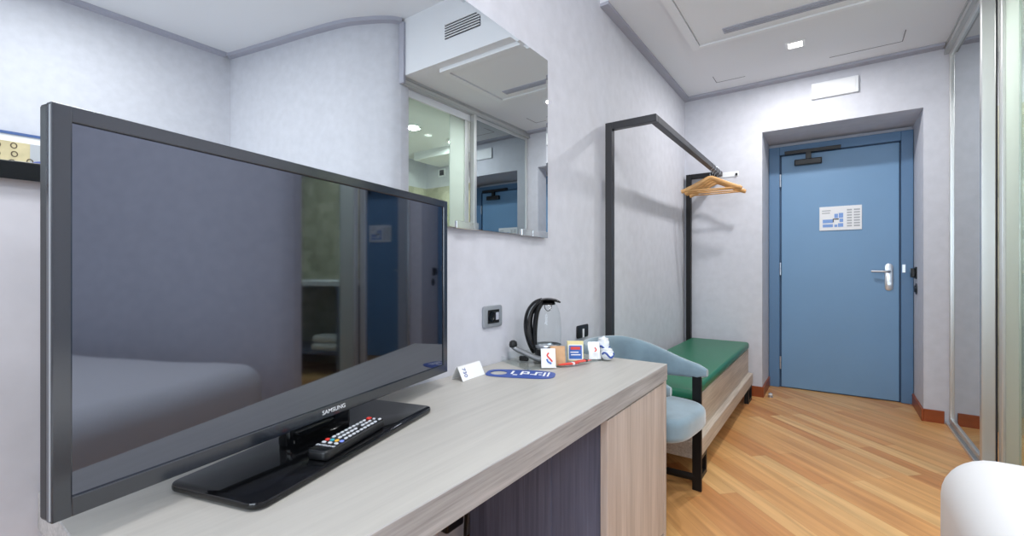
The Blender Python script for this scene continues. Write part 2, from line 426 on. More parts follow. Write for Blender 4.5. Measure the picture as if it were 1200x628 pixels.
b = bmn(); prism(b, rrect(.052, .215, .025), 0, .010, .003); b.transform(frame_mtx((.362, FY - .008, .985), (1, 0, 0), (0, 0, 1)))
hp = struct('handle_plate', b, M['steel'], dr, True)
b = bmn(); tube(b, smoothpath([(.362, FY - .012, 1.028), (.362, FY - .05, 1.028), (.34, FY - .06, 1.03), (.25, FY - .058, 1.032)], 6), .0095, 10); struct('lever', b, M['steel'], hp, True)
b = bmn(); lathe(b, [(.012, 0), (.012, .012)]); b.transform(frame_mtx((.362, FY - .018, .935), (1, 0, 0), (0, 0, 1))); struct('thumb_turn', b, M['steel'], hp, True)
struct('strike_plate', box(bmn(), .440, .462, FY - .024, FY - .019, 1.02, 1.085, .002), M['steel'], dr)
b = bmn(); box(b, -.272, -.075, FY - .055, FY - .008, 1.945, 1.995, .006)
dc = struct('door_closer', b, M['black'], dr)
b = bmn(); box(b, -.345, .055, FY - .050, FY - .0205, 2.048, 2.078, .003); box(b, -.19, -.15, FY - .05, FY - .0215, 1.995, 2.05, .002)
struct('closer_rail', b, M['black'], dc)

pr = thing('evacuation_plan', 'white framed escape plan with blue floor layout fixed on blue door', 'sign', (.05, FY - .010, 1.375))
box(b := bmn(), -.093, .193, FY - .016, FY - .009, 1.373, 1.573, .002); obj('plate', b, M['paper'], pr)
b = bmn()
for x0, x1, z0, z1 in ((-.07, .0, 1.435, 1.465), (-.07, .0, 1.40, 1.425), (.01, .035, 1.475, 1.51), (.04, .07, 1.475, 1.515), (.045, .07, 1.44, 1.468), (.01, .03, 1.40, 1.42), (.035, .07, 1.40, 1.43)):
    box(b, x0, x1, FY - .0175, FY - .0155, z0, z1)
obj('floor_layout', b, M['ltblue'], pr)
for k in range(7):
    for x0, x1 in ((.095, .128), (.14, .18)): obj('text_line', box(bmn(), x0, x1, FY - .0175, FY - .0155, 1.40 + .022 * k, 1.412 + .022 * k), M['greyprint'], pr)
for z0, x1 in ((1.535, -.015), (1.515, -.02)): obj('text_line', box(bmn(), -.075, x1, FY - .0175, FY - .0155, z0, z0 + .008), M['greyprint'], pr)
b = bmn(); box(b, -.0, .04, FY - .018, FY - .0155, 1.462, 1.470); box(b, -.0, .006, FY - .018, FY - .0155, 1.44, 1.47); obj('route_line', b, M['slot'], pr)

k = thing('card_holder', 'black room card switch on the right reveal of the door niche', 'switch', (.505, 4.52, 1.02))
obj('plate', box(bmn(), .503, .511, 4.48, 4.56, .975, 1.065, .003), M['black'], k)
obj('card_slot', box(bmn(), .478, .503, 4.49, 4.55, .985, 1.055, .006), M['black'], k)
k = thing('light_switch', 'round dark switch under the card holder beside the blue door', 'switch', (.505, 4.50, .90))
b = bmn(); lathe(b, [(.042, 0), (.042, .005), (.036, .008)], seg=24); b.transform(frame_mtx((.511, 4.50, .90), (0, 1, 0), (0, 0, 1)) @ Matrix.Rotation(math.pi, 4, 'X')); obj('ring', b, M['darkmetal'], k, True)
b = bmn(); lathe(b, [(.026, 0), (.026, .012), (.022, .014)], seg=20); b.transform(frame_mtx((.511, 4.50, .90), (0, 1, 0), (0, 0, 1)) @ Matrix.Rotation(math.pi, 4, 'X')); obj('button', b, M['black'], k, True)

e = thing('emergency_light', 'white rectangular emergency light above the blue door', 'lamp', (.01, YB, 2.36))
obj('housing', box(bmn(), -.135, .155, YB - .022, YB, 2.355, 2.475, .005), M['white'], e)
obj('diffuser', box(bmn(), -.118, .138, YB - .025, YB - .021, 2.368, 2.462, .003), M['paper'], e)

# ------------------------------------------------------------------ entry ceiling fittings
d = thing('downlight', 'square lit downlight in the entry ceiling', 'lamp', (-.206, 3.575, ZE))
b = bmn()
for x0, x1, y0, y1 in ((-.262, -.246, 3.52, 3.63), (-.166, -.15, 3.52, 3.63), (-.246, -.166, 3.52, 3.535), (-.246, -.166, 3.615, 3.63)): box(b, x0, x1, y0, y1, ZE - .005, ZE)
obj('rim', b, M['white'], d); obj('diffuser', box(bmn(), -.246, -.166, 3.535, 3.615, ZE - .004, ZE), M['lampglow'], d)
a = thing('air_conditioning_panel', 'large white ceiling access panel with air outlet slot', 'ceiling panel', (-.24, 2.83, ZE))
b = bmn()
PX0, PX1, PY0, PY1 = -.775, .295, 2.455, 3.215
for x0, x1, y0, y1 in ((PX0, PX0 + .05, PY0, PY1), (PX1 - .05, PX1, PY0, PY1), (PX0 + .05, PX1 - .05, PY0, PY0 + .05), (PX0 + .05, PX1 - .05, PY1 - .035, PY1)): box(b, x0, x1, y0, y1, ZE - .028, ZE)
obj('frame', b, M['panelw'], a)
obj('door', box(bmn(), PX0 + .054, PX1 - .054, PY0 + .054, PY1 - .039, ZE - .018, ZE), M['panelw'], a)
g = obj('air_outlet', box(bmn(), -.56, .14, 3.035, 3.105, ZE - .024, ZE - .0175), M['grillegrey'], a)
b = bmn()
for k in range(3): box(b, -.555, .135, 3.047 + .018 * k, 3.053 + .018 * k, ZE - .028, ZE - .0235)
obj('louvre', b, M['grillegrey'], g)
hatch = thing('ceiling_hatch', 'flush ceiling hatch outlined by thin grooves near the door wall', 'hatch', (-.2, 3.85, ZE))
for x0, x1, y0, y1 in ((-.77, -.766, 3.80, 3.94), (.374, .378, 3.76, 3.94), (-.766, -.56, 3.937, 3.94), (-.02, .374, 3.937, 3.94)): obj('groove', box(bmn(), x0, x1, y0, y1, ZE - .002, ZE), M['gap'], hatch)
v = thing('air_vent', 'dark horizontal bar vent grille on bulkhead face, reflected in the mirror', 'vent', (0, YS, 2.71))
obj('backing', box(bmn(), -.165, .165, YS - .004, YS, 2.71, 2.815), M['slot'], v)
for k in range(6):
    obj('bar', box(bmn(), -.165, .165, YS - .012, YS - .004, 2.716 + .0185 * k, 2.7215 + .0185 * k), M['panelw'], v)
for lx, ly, lb in ((.05, .55, 'square white ceiling lamp over the foot of the bed'), (1.45, .66, 'unseen fill lamp added on the ceiling over the middle of the bed')):  # the mid-bed lamp is an invented body for the added fill
    l = thing('ceiling_and_fill_light', lb, 'lamp', (lx, ly, ZC))
    obj('frame', box(bmn(), lx - .31, lx + .31, ly - .31, ly + .31, ZC - .05, ZC, .006), M['white'], l)
    obj('diffuser', box(bmn(), lx - .28, lx + .28, ly - .28, ly + .28, ZC - .056, ZC - .051), M['lampsoft'], l)
for yy, lb in ((3.04, 'round bathroom downlight nearer the bedroom'), (3.63, 'round bathroom downlight nearer the entrance wall')):
    d = thing('bathroom_downlight', lb, 'lamp', (1.23, yy, BZ))
    lathe(b := bmn(), [(.055, -.008), (.085, -.008), (.085, 0), (.055, 0)], (1.23, yy, BZ), 28, False); obj('rim', b, M['white'], d, True)
    lathe(b := bmn(), [(.055, -.006), (.055, -.001)], (1.23, yy, BZ), 28); obj('diffuser', b, M['bathglow'], d)
s = thing('call_switch', 'small black square switch high on the bathroom back wall', 'switch', (1.96, YB, 2.27))
obj('plate', box(bmn(), 1.90, 2.02, YB - .012, YB, 2.23, 2.33, .003), M['white'], s); obj('insert', box(bmn(), 1.92, 1.99, YB - .02, YB - .012, 2.245, 2.315, .003), M['black'], s)

# ------------------------------------------------------------------ sliding doors on the right
tb = bmn(); box(tb, XF - .02, XF + .055, YS + .01, YB - .002, ZE - .06, ZE, .004); box(tb, XF - .026, XF - .02, YS + .01, YB - .002, ZE - .06, ZE - .045); box(tb, XF - .026, XF - .02, YS + .01, YB - .002, ZE - .018, ZE)
struct('trim_7', tb, M['track'])
tb = bmn(); box(tb, XF - .0225, XF - .0205, YS + .012, YB - .004, ZE - .043, ZE - .020); struct('trim_9', tb, M['alu'])
tb = bmn(); box(tb, XF - .02, XF + .07, YS + .01, YB - .002, 0, .006); 
for x in (XF - .02, XF + .004, XF + .03, XF + .064): box(tb, x, x + .006, YS + .01, YB - .002, .006, .016)
struct('trim_8', tb, M['alu'])
sd = thing('sliding_mirror_door', 'tall mirrored sliding door with aluminium frame at entrance end', 'door', (XF + .01, 3.72, .02))
SY0, SY1, SZ0, SZ1 = 3.235, 4.175, .02, 2.50
obj('mirror_pane', box(bmn(), XF + .008, XF + .014, SY0 + .03, SY1 - .02, SZ0 + .03, SZ1 - .03), M['doormirror'], sd)
obj('back_panel', box(bmn(), XF + .015, XF + .022, SY0 + .03, SY1 - .02, SZ0 + .03, SZ1 - .03), M['panelw'], sd)
b = bmn(); box(b, XF - .028, XF + .024, SY0, SY0 + .035, SZ0, SZ1, .004); obj('stile', b, M['alu'], sd)
b = bmn(); box(b, XF - .004, XF + .024, SY1 - .03, SY1, SZ0, SZ1, .003); obj('stile', b, M['alu'], sd)
obj('rail', box(bmn(), XF - .002, XF + .022, SY0 + .035, SY1 - .03, SZ0, SZ0 + .03, .002), M['alu'], sd)
obj('rail', box(bmn(), XF - .002, XF + .022, SY0 + .035, SY1 - .03, SZ1 - .03, SZ1, .002), M['alu'], sd)
obj('brush_seal', box(bmn(), XF + .024, XF + .031, SY0 + .002, SY0 + .02, SZ0, SZ1 - .06), M['slot'], sd)
gd = thing('sliding_glass_door', 'frosted glass sliding door with pale aluminium stile beside the bed', 'door', (XF + .045, 3.1, .02))
GX = XF + .036
obj('frosted_pane', box(bmn(), GX + .008, GX + .016, 2.98, 3.19, SZ0 + .02, 2.44), M['frost'], gd)
obj('stile', box(bmn(), GX - .006, GX + .026, 3.17, 3.225, SZ0, 2.44, .004), M['alu'], gd)
fx = thing('fixed_glass_pane', 'clear greenish fixed glass pane in front of bathroom, reflected in mirror', 'glass pane', (XF + .04, 2.68, .02))
obj('pane', box(bmn(), GX + .006, GX + .014, 2.46, 2.975, SZ0 + .01, 2.44), M['glassgreen'], fx)
obj('stile', box(bmn(), GX - .004, GX + .024, 2.40, 2.46, SZ0, 2.44, .004), M['alu'], fx)

# ------------------------------------------------------------------ wall mirror
MZ0, MZ1, MY0, MY1 = 1.193, 2.003, -1.0, 1.774
mr = thing('wall_mirror', 'wide frameless mirror hanging above the desk and television', 'mirror', (XL, .4, MZ0))
b = bmn(); xo = XL + .018
bv = .015
A = [(MY0, MZ0), (MY1, MZ0), (MY1, MZ1), (MY0, MZ1)]; I = [(MY0 + bv, MZ0 + .002), (MY1 - bv, MZ0 + .002), (MY1 - bv, MZ1 - bv), (MY0 + bv, MZ1 - bv)]
vo = [b.verts.new((xo - .0006, y, z)) for y, z in A]; vi = [b.verts.new((xo, y, z)) for y, z in I]; vb = [b.verts.new((xo - .006, y, z)) for y, z in A]
b.faces.new(vi)
for k in range(4): b.faces.new((vo[k], vo[(k + 1) % 4], vi[(k + 1) % 4], vi[k])); b.faces.new((vb[k], vb[(k + 1) % 4], vo[(k + 1) % 4], vo[k]))
b.faces.new(vb[::-1]); bmesh.ops.recalc_face_normals(b, faces=b.faces[:])
obj('mirror_glass', b, M['mirror'], mr)
for y0, y1 in ((1.155, 1.245), (1.245, 1.275), (1.555, 1.64), (1.64, 1.766)):
    obj('mirror_clip', box(bmn(), xo - .012, xo + .006, y0 + .001, y1 - .001, MZ0 - .003, MZ0 + .024, .0015), M['polished'], mr)
obj('backing', box(bmn(), XL, xo - .006, MY0 + .03, MY1 - .03, MZ0 + .03, MZ1 - .03), M['gap'], mr)

# picture on the opposite wall, seen in the mirror
pc = thing('picture', 'framed panoramic print with sand pattern and blue lines, reflected in mirror', 'picture', (XR, .6, 1.4))
PYa, PYb = -.2, 1.05
obj('mount', box(bmn(), XR - .015, XR, PYa, PYb, 1.30, 1.952), M['paper'], pc)
b = bmn(); box(b, XR - .025, XR, PYa - .012, PYb + .012, 1.952, 1.970); box(b, XR - .025, XR, PYa - .012, PYb + .012, 1.282, 1.30); box(b, XR - .025, XR, PYa - .012, PYa, 1.30, 1.952); box(b, XR - .025, XR, PYb, PYb + .012, 1.30, 1.952)
obj('frame', b, M['pictblue'], pc)
ap = obj('art_panel', box(bmn(), XR - .018, XR - .014, PYa + .05, .60, 1.745, 1.905), M['art'], pc)
obj('art_panel', box(bmn(), XR - .018, XR - .014, .60, PYb - .05, 1.745, 1.905), M['greyprint'], pc)
obj('blue_line', box(bmn(), XR - .019, XR - .014, PYa + .01, PYb - .01, 1.715, 1.737), M['pictblue'], pc)
obj('orange_line', box(bmn(), XR - .019, XR - .014, PYa + .01, PYb - .01, 1.655, 1.661), M['orange'], pc)
rng = random.Random(3)
for k in range(16):
    b = bmn()
    yy = .22 + .075 * (k // 3) + rng.uniform(-.01, .01); zz = 1.775 + .048 * (k % 3) + rng.uniform(-.01, .01)
    o_ = ellipse(.017, .020, 16); i_ = ellipse(.011, .014, 16)
    F = frame_mtx((XR - .0185, yy, zz), (0, 1, 0), (0, 0, 1))
    va = [b.verts.new(F @ Vector((p[0], p[1], 0))) for p in o_]; vc = [b.verts.new(F @ Vector((p[0], p[1], 0))) for p in i_]
    for q in range(16): b.faces.new((va[q], va[(q + 1) % 16], vc[(q + 1) % 16], vc[q]))
    r = bmesh.ops.extrude_face_region(b, geom=b.faces[:])
    bmesh.ops.translate(b, vec=(-.002, 0, 0), verts=[v_ for v_ in r['geom'] if isinstance(v_, bmesh.types.BMVert)])
    obj('ring_motif', b, M['artdark'], pc)
b = bmn(); prism(b, ellipse(.07, .022, 20), 0, .003); b.transform(frame_mtx((XR - .017, .68, 1.775), (0, 1, 0), (0, 0, 1)) @ Matrix.Translation((0, 0, -.004))); obj('violet_motif', b, M['artviolet'], pc)

# ------------------------------------------------------------------ desk
DX, DY0, DY1, DZ = -.525, .153, 1.781, .68
dk = thing('desk', 'grey oak desk along the wall with a cabinet at its far end', 'desk', (-.8, 1.0, 0))
b = bmn(); box(b, XL + .002, DX, DY0, DY1, DZ - .062, DZ, .0015, 1)
o = obj('desktop', b, [M['desktop'], M['deskedge']], dk)
for p in o.data.polygons:
    if abs(p.normal.z) < .9: p.material_index = 1
obj('end_panel', box(bmn(), XL + .02, DX - .004, DY1 - .032, DY1 - .002, 0, DZ - .063), M['deskvert'], dk)
obj('cabinet_door', box(bmn(), DX - .026, DX - .004, 1.217, DY1 - .036, .04, DZ - .069, .001, 1), M['deskvert'], dk)
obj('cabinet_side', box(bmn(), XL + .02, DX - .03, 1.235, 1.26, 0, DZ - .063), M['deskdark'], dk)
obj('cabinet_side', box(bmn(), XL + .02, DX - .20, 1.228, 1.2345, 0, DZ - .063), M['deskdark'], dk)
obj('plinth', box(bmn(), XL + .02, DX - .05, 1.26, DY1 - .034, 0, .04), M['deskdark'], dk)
obj('support_panel', box(bmn(), XL + .02, DX - .03, DY0 + .01, DY0 + .04, 0, DZ - .063), M['deskvert'], dk)
cb = thing('power_cable', 'black cable and adapter on the wall low under the desk', 'cable', (XL + .02, 1.15, .0))
obj('adapter', box(bmn(), XL + .002, XL + .05, 1.08, 1.165, .175, .225, .008), M['black'], cb)
b = bmn(); tube(b, smoothpath([(XL + .03, 1.16, .205), (XL + .03, 1.18, .235), (XL + .03, 1.20, .27), (XL + .03, 1.205, .24), (XL + .03, 1.195, .17), (XL + .03, 1.19, .10), (XL + .03, 1.18, .008)], 8), .006, 8); obj('cord', b, M['black'], cb, True)

# ------------------------------------------------------------------ television
TA = R(101.4)
tv = thing('television', 'large black flat screen television on its stand on the desk', 'television', (-.888, .575, DZ), TA)
TW, TB, TT = .46, .05, .58
b = bmn(); box(b, -TW, TW, .008, .03, TB, TT, .004); box(b, -.36, .36, .028, .062, TB + .06, TT - .08, .02, 3); obj('back_cover', b, M['tvback'], tv, local=True)
b = bmn(); bw, bb = .021, .026
out = rrect(2 * TW, TT - TB, .008, 3); inn = [(-TW + bw, -(TT - TB) / 2 + bb), (TW - bw, -(TT - TB) / 2 + bb), (TW - bw, (TT - TB) / 2 - bw), (-TW + bw, (TT - TB) / 2 - bw)]
box(b, -TW, -TW + bw, -.002, .012, TB, TT, .002); box(b, TW - bw, TW, -.002, .012, TB, TT, .002); box(b, -TW + bw - .002, TW - bw + .002, -.002, .012, TB, TB + bb, .002); box(b, -TW + bw - .002, TW - bw + .002, -.002, .012, TT - bw, TT, .002)
obj('bezel', b, M['bezel'], tv, local=True)
obj('bezel_edge', box(bmn(), -TW - .0008, -TW + .001, -.0005, .002, TB + .004, TT - .004), M['socketgrey'], tv, local=True)
obj('screen', box(bmn(), -TW + bw - .003, TW - bw + .003, .002, .008, TB + bb - .003, TT - bw + .003), M['screen'], tv, local=True)
lm = frame_mtx((0, -.0025, TB + .014), (1, 0, 0), (0, 0, 1))
obj('logo', text_bm('SAMSUNG', .0125, lm, .0004, 1.15), M['white'], tv, local=True)
b = bmn(); prism(b, [(-.05, 0), (-.035, -.012), (.035, -.012), (.05, 0)], 0, .012, .002); b.transform(frame_mtx((-.06, -.001, TB - .0), (1, 0, 0), (0, 0, 1))); obj('touch_lip', b, M['blackgloss'], tv, local=True)
sb = bmn(); prism(sb, rrect(.525, .205, .022, 5), 0.002, .014, .004); sb.transform(Matrix.Translation((-.022, -.010, 0)) @ Matrix.Rotation(R(4), 4, 'Z'))
st = obj('stand_base', sb, M['blackgloss'], tv, True, local=True)
b = bmn(); prism(b, rrect(.17, .045, .018), .013, .075, .004); b.transform(Matrix.Translation((-.02, .028, 0)));  obj('stand_neck', b, M['blackgloss'], tv, True, local=True)

# remote control lying on the television stand
rm = thing('remote_control', 'black remote control with coloured buttons lying on television stand', 'remote', (-.811, .562, DZ + .014), R(108.5))
b = bmn(); prism(b, rrect(.196, .046, .010, 4), 0.0005, .019, .0045, 3); rb = obj('body', b, M['black'], rm, True, local=True)
def btn(x, y, m, a=.0042, bb_=.0032, nm='button'):
    q = bmn(); prism(q, ellipse(a, bb_, 12, 3), .0185, .0212, .0006, 1); q.transform(Matrix.Translation((x, y, 0))); obj(nm, q, m, rm, True, local=True)
btn(.086, .013, M['redbtn'], .0058, .0052, 'power_button')
btn(.088, -.013, M['whitebtn']); btn(.086, 0, M['whitebtn'], .003, .003)
for i in range(9):
    for j in (-.014, 0, .014):
        if (i, j) in ((3, 0.0),): continue
        btn(.070 - i * .0125, j, M['whitebtn'], .0042 if j else .0046, .0030)
for j, mm in ((.0165, 'redbtn'), (.0055, 'cyanbtn'), (-.0055, 'yellowbtn'), (-.0165, 'bluebtn')): btn(-.046, j, M[mm], .0044, .0042, 'colour_button')
for j in (.014, 0, -.014): btn(-.059, j, M['whitebtn'], .003, .0042)
obj('logo', text_bm('SAMSUNG', .0085, frame_mtx((-.072, 0, .0193), (0, -1, 0), (1, 0, 0)), .0003, 1.1), M['whitebtn'], rm, local=True)
b = bmn(); box(b, -.094, -.084, -.019, .019, .018, .0198, .001); obj('end_cap', b, M['blackgloss'], rm, local=True)

# ------------------------------------------------------------------ small things on the desk
tc_ = thing('tent_card', 'folded white card with blue lettering standing on the desk', 'card', (-1.0, 1.17, DZ))
F = frame_mtx((-.990, 1.17, DZ + .001), (-.064, .998, 0), (-.45, -.029, .893))
b = bmn(); box(b, -.062, .062, 0, .050, -.001, 0); b.transform(F); obj('front_panel', b, M['paper'], tc_)
F2 = frame_mtx((-1.0405, 1.1667, DZ + .001), (-.064, .998, 0), (.45, .029, .893))
b = bmn(); box(b, -.062, .062, 0, .050, 0, .001); b.transform(F2); obj('rear_panel', b, M['paper'], tc_)
b = text_bm('730', .022, F @ frame_mtx((-.038, .026, .0006), (0, -1, 0), (1, 0, 0)), .0003); obj('lettering', b, M['blue'], tc_)

dh = thing('door_hanger', 'blue do not disturb hanger with a round hole lying flat on desk', 'door hanger', (-.893, 1.305, DZ), R(24))
b = bmn()
N_ = 48; o_ = []
for p in ellipse(.122, .058, N_, 3.6): o_.append(p)
hx = -.078; i_ = [(hx + .030 * math.cos(2 * math.pi * k / N_), .030 * math.sin(2 * math.pi * k / N_)) for k in range(N_)]
va = [b.verts.new((p[0], p[1], .001)) for p in o_]; vc = [b.verts.new((p[0], p[1], .001)) for p in i_]
# bridge ring: hole loop grows to the outline
mid = []
for k in range(N_): b.faces.new((va[k], va[(k + 1) % N_], vc[(k + 1) % N_], vc[k]))
rr = bmesh.ops.extrude_face_region(b, geom=b.faces[:]); bmesh.ops.translate(b, vec=(0, 0, .0015), verts=[v_ for v_ in rr['geom'] if isinstance(v_, bmesh.types.BMVert)])
bmesh.ops.recalc_face_normals(b, faces=b.faces[:])
obj('card', b, M['blue'], dh, local=True)
b = bmn()
for x, y, sx, sy in ((-.030, .012, .008, .045), (-.016, -.020, .016, .010), (.004, .010, .008, .050), (.018, .030, .018, .009), (.026, .012, .008, .030), (.017, .002, .016, .008), (.042, -.004, .014, .008), (.054, .010, .008, .045), (.066, .026, .016, .009), (.070, -.004, .010, .008), (.084, .006, .007, .055), (.098, .006, .006, .060)):
    box(b, x - sx / 2, x + sx / 2, y - sy / 2, y + sy / 2, .0024, .003)
obj('lettering', b, M['paper'], dh, local=True)

# clear tray
ta = R(66)
ty = thing('tray', 'clear acrylic tray holding the kettle and coffee sachets', 'tray', (-.925, 1.58, DZ), ta)
b = bmn(); box(b, -.19, .19, -.115, .105, .001, .004); obj('bottom', b, M['clear'], ty, local=True)
b = bmn(); box(b, -.19, .19, .102, .105, .004, .032); box(b, -.19, .19, -.115, -.112, .004, .012); box(b, -.19, -.187, -.112, .102, .004, .022); box(b, .187, .19, -.112, .102, .004, .022); obj('rim', b, M['clear'], ty, local=True)

# kettle
kx, ky, kz = -.940, 1.570, DZ + .0045
kt = thing('kettle', 'glass electric kettle with curved black handle standing on the tray', 'kettle', (kx, ky, kz), R(35.45))   # local +x = towards image right
b = bmn(); lathe(b, [(.056, 0), (.058, .004), (.058, .014), (.054, .018)], seg=36); obj('power_base', b, M['black'], kt, True, local=True)
b = bmn(); lathe(b, [(.050, .018), (.0535, .021), (.0535, .040), (.052, .044)], seg=36); obj('collar', b, M['black'], kt, True, local=True)
b = bmn(); lathe(b, [(.0525, .044), (.0535, .07), (.0537, .12), (.0525, .155), (.049, .185), (.042, .208), (.034, .222)], seg=36, cap=False); obj('glass_body', b, M['clear'], kt, True, local=True)
b = bmn(); lathe(b, [(.0538, .050), (.0545, .052), (.0545, .060), (.0538, .062)], seg=36, cap=False); obj('steel_ring', b, M['steel'], kt, True, local=True)
b = bmn(); tube(b, smoothpath([(.050, 0, .230), (.03, 0, .238), (0, 0, .242), (-.03, 0, .238)], 5), [.45, .6, .75, .85, .9] + [1.0] * 11, 14, flat=(.036, .007)); lathe(b, [(.030, .221), (.031, .228), (.02, .236)], seg=24); obj('lid', b, M['blackgloss'], kt, True, local=True)
hpth = smoothpath([(-.02, 0, .236), (-.05, 0, .222), (-.072, 0, .19), (-.080, 0, .15), (-.078, 0, .11), (-.068, 0, .07), (-.056, 0, .04), (-.050, 0, .03)], 5)
b = bmn(); tube(b, hpth, [1.0 + .35 * math.sin(math.pi * i / (len(hpth) - 1)) for i in range(len(hpth))], 14, flat=(.0135, .0125), up=Vector((0, 1, 0))); obj('handle', b, M['blackgloss'], kt, True, local=True)
b = bmn(); tube(b, smoothpath([(-.022, 0, .232), (-.040, 0, .20), (-.049, 0, .16), (-.0525, 0, .11), (-.053, 0, .07), (-.050, 0, .03)], 5), 1.0, 12, flat=(.010, .020), up=Vector((0, 1, 0))); obj('handle_spine', b, M['black'], kt, True, local=True)
b = bmn(); tube(b, smoothpath([(-.014, -.01, .224), (-.012, -.012, .206), (0, -.014, .196), (.012, -.012, .206), (.014, -.01, .224)], 6), .0016, 6); obj('filter_loop', b, M['blackmetal'], kt, True, local=True)

# grey gadget with a black knob left of the kettle
gx, gy = -1.005, 1.475
gg = thing('utensil', 'small grey utensil with black rounded end beside the kettle', 'utensil', (gx, gy, DZ + .004), R(12))
b = bmn(); tube(b, smoothpath([(-.035, 0, .056), (-.018, 0, .046), (.015, 0, .034), (.055, 0, .020), (.085, 0, .014)], 5), .013, 10, flat=(1.0, .8)); obj('arm', b, M['gadgetgrey'], gg, True, local=True)
b = bmn(); lathe(b, [(.006, 0), (.015, .004), (.017, .014), (.014, .026), (.006, .031)], (-.035, 0, .050), 20); obj('knob', b, M['black'], gg, True, local=True)
b = bmn(); box(b, -.008, .03, -.008, .008, .002, .022, .005); obj('lever', b, M['black'], gg, local=True)

def sachet_bm(w, h, t, nx=10, ny=12, crump=0.0, seed=0):
    q = bmn(); sides = []
    for sgn in (1, -1):
        g_ = []
        for j in range(ny + 1):
            row = []
            for i in range(nx + 1):
                u, v_ = i / nx, j / ny
                th = t * .5 * (max(0, math.sin(math.pi * u)) ** .5) * (max(0, math.sin(math.pi * min(1, max(0, (v_ - .08) / .84)))) ** .6) + .0004
                x, z = (u - .5) * w, v_ * h
                dx = noise.noise(Vector((u * 4 + seed, v_ * 4, 0))) * crump
                row.append(q.verts.new((x + dx * .6, sgn * th + dx, z + dx * .3 * v_)))
            g_.append(row)
        for j in range(ny):
            for i in range(nx): q.faces.new((g_[j][i], g_[j][i + 1], g_[j + 1][i + 1], g_[j + 1][i]))
        sides.append(g_)
    bmesh.ops.remove_doubles(q, verts=q.verts[:], dist=.0011)
    bmesh.ops.recalc_face_normals(q, faces=q.faces[:])
    return q
def sachet(name, label, cat, loc, face, lean, w, h, t, m, crump=0.0, seed=0, group=None):
    """standing packet: front faces direction `face` (degrees in plan)"""
    root = thing(name, label, cat, loc, R(face + 90), group)
    L = Matrix.Rotation(R(-lean), 4, 'X')
    q = sachet_bm(w, h, t, crump=crump, seed=seed); q.transform(L); obj('packet', q, m, root, True, local=True)
    return root, L
FZ = DZ + .0052
s1, L1 = sachet('sachet', 'white sachet with red and blue swirl leaning against kettle', 'sachet', (-.852, 1.430, FZ), -52, 22, .054, .072, .007, M['paper'])
b = bmn(); tube(b, smoothpath([(.002, -.0045, .055), (-.004, -.0045, .045), (.006, -.005, .032), (.014, -.005, .022)], 5), .003, 8, flat=(1, .25), up=Vector((0, 1, 0))); b.transform(L1); obj('red_swirl', b, M['red'], s1, True, local=True)
b = bmn(); tube(b, smoothpath([(-.006, -.0045, .032), (-.002, -.005, .022), (.010, -.005, .015)], 5), .003, 8, flat=(1, .25), up=Vector((0, 1, 0))); b.transform(L1); obj('blue_swirl', b, M['tealbl'], s1, True, local=True)
s2, L2 = sachet('sachet', 'brown paper sachet standing in front of kettle base', 'sachet', (-.842, 1.482, FZ), -54, 16, .056, .074, .008, M['kraft'], .003, 4)
# cream packet
tp = thing('drink_packet', 'cream packet with blue and red label standing on the tray', 'packet', (-.832, 1.602, FZ), R(34))
L3 = Matrix.Rotation(R(-8), 4, 'X')
b = bmn(); box(b, -.032, .032, -.006, .006, 0, .078, .0015); b.transform(L3); obj('carton', b, M['cream'], tp, local=True)
b = bmn(); box(b, -.029, .029, -.0072, -.0058, .004, .064); b.transform(L3); obj('white_border', b, M['paper'], tp, local=True)
b = bmn(); box(b, -.025, .025, -.0080, -.0070, .008, .060); b.transform(L3); obj('blue_label', b, M['tealbl'], tp, local=True)
b = bmn(); box(b, -.019, .019, -.0088, -.0078, .044, .055); b.transform(L3); obj('red_banner', b, M['red'], tp, local=True)
b = bmn(); box(b, -.020, .012, -.0088, -.0078, .032, .036); box(b, -.018, .02, -.0088, -.0078, .022, .026); b.transform(L3); obj('text_line', b, M['paper'], tp, local=True)
# red stick sachets
for (x, y, z, az, lb) in ((-.812, 1.512, .012, 58, 'red and white stick sachet lying at tray front, left one'), (-.787, 1.572, .016, 70, 'red and grey stick sachet lying below the cream packet')):
    root = thing('stick_sachet', lb, 'sachet', (x, y, FZ), R(az))
    q = sachet_bm(.020, .088, .009, 6, 12); q.transform(Matrix.Translation((-.044, 0, z - .006)) @ Matrix.Rotation(R(90), 4, 'Y') @ Matrix.Rotation(R(90), 4, 'Z')); obj('packet', q, M['red'], root, True, local=True)
    q = bmn(); box(q, .012, .022, -.0092, .0092, z - .010, z - .0015, .001); obj('band', q, M['slot'] if y > 1.55 else M['paper'], root, local=True)
s4, L4 = sachet('paper_sachet', 'crumpled white paper sachet between cream packet and wrapped cups', 'sachet', (-.778, 1.668, FZ + .002), -50, 24, .048, .072, .014, M['paper'], .008, 9)
b = bmn(); tube(b, smoothpath([(.0, -.012, .045), (.006, -.012, .035), (-.002, -.012, .028)], 4), .0022, 6, flat=(1, .3), up=Vector((0, 1, 0))); b.transform(L4); obj('red_print', b, M['red'], s4, True, local=True)
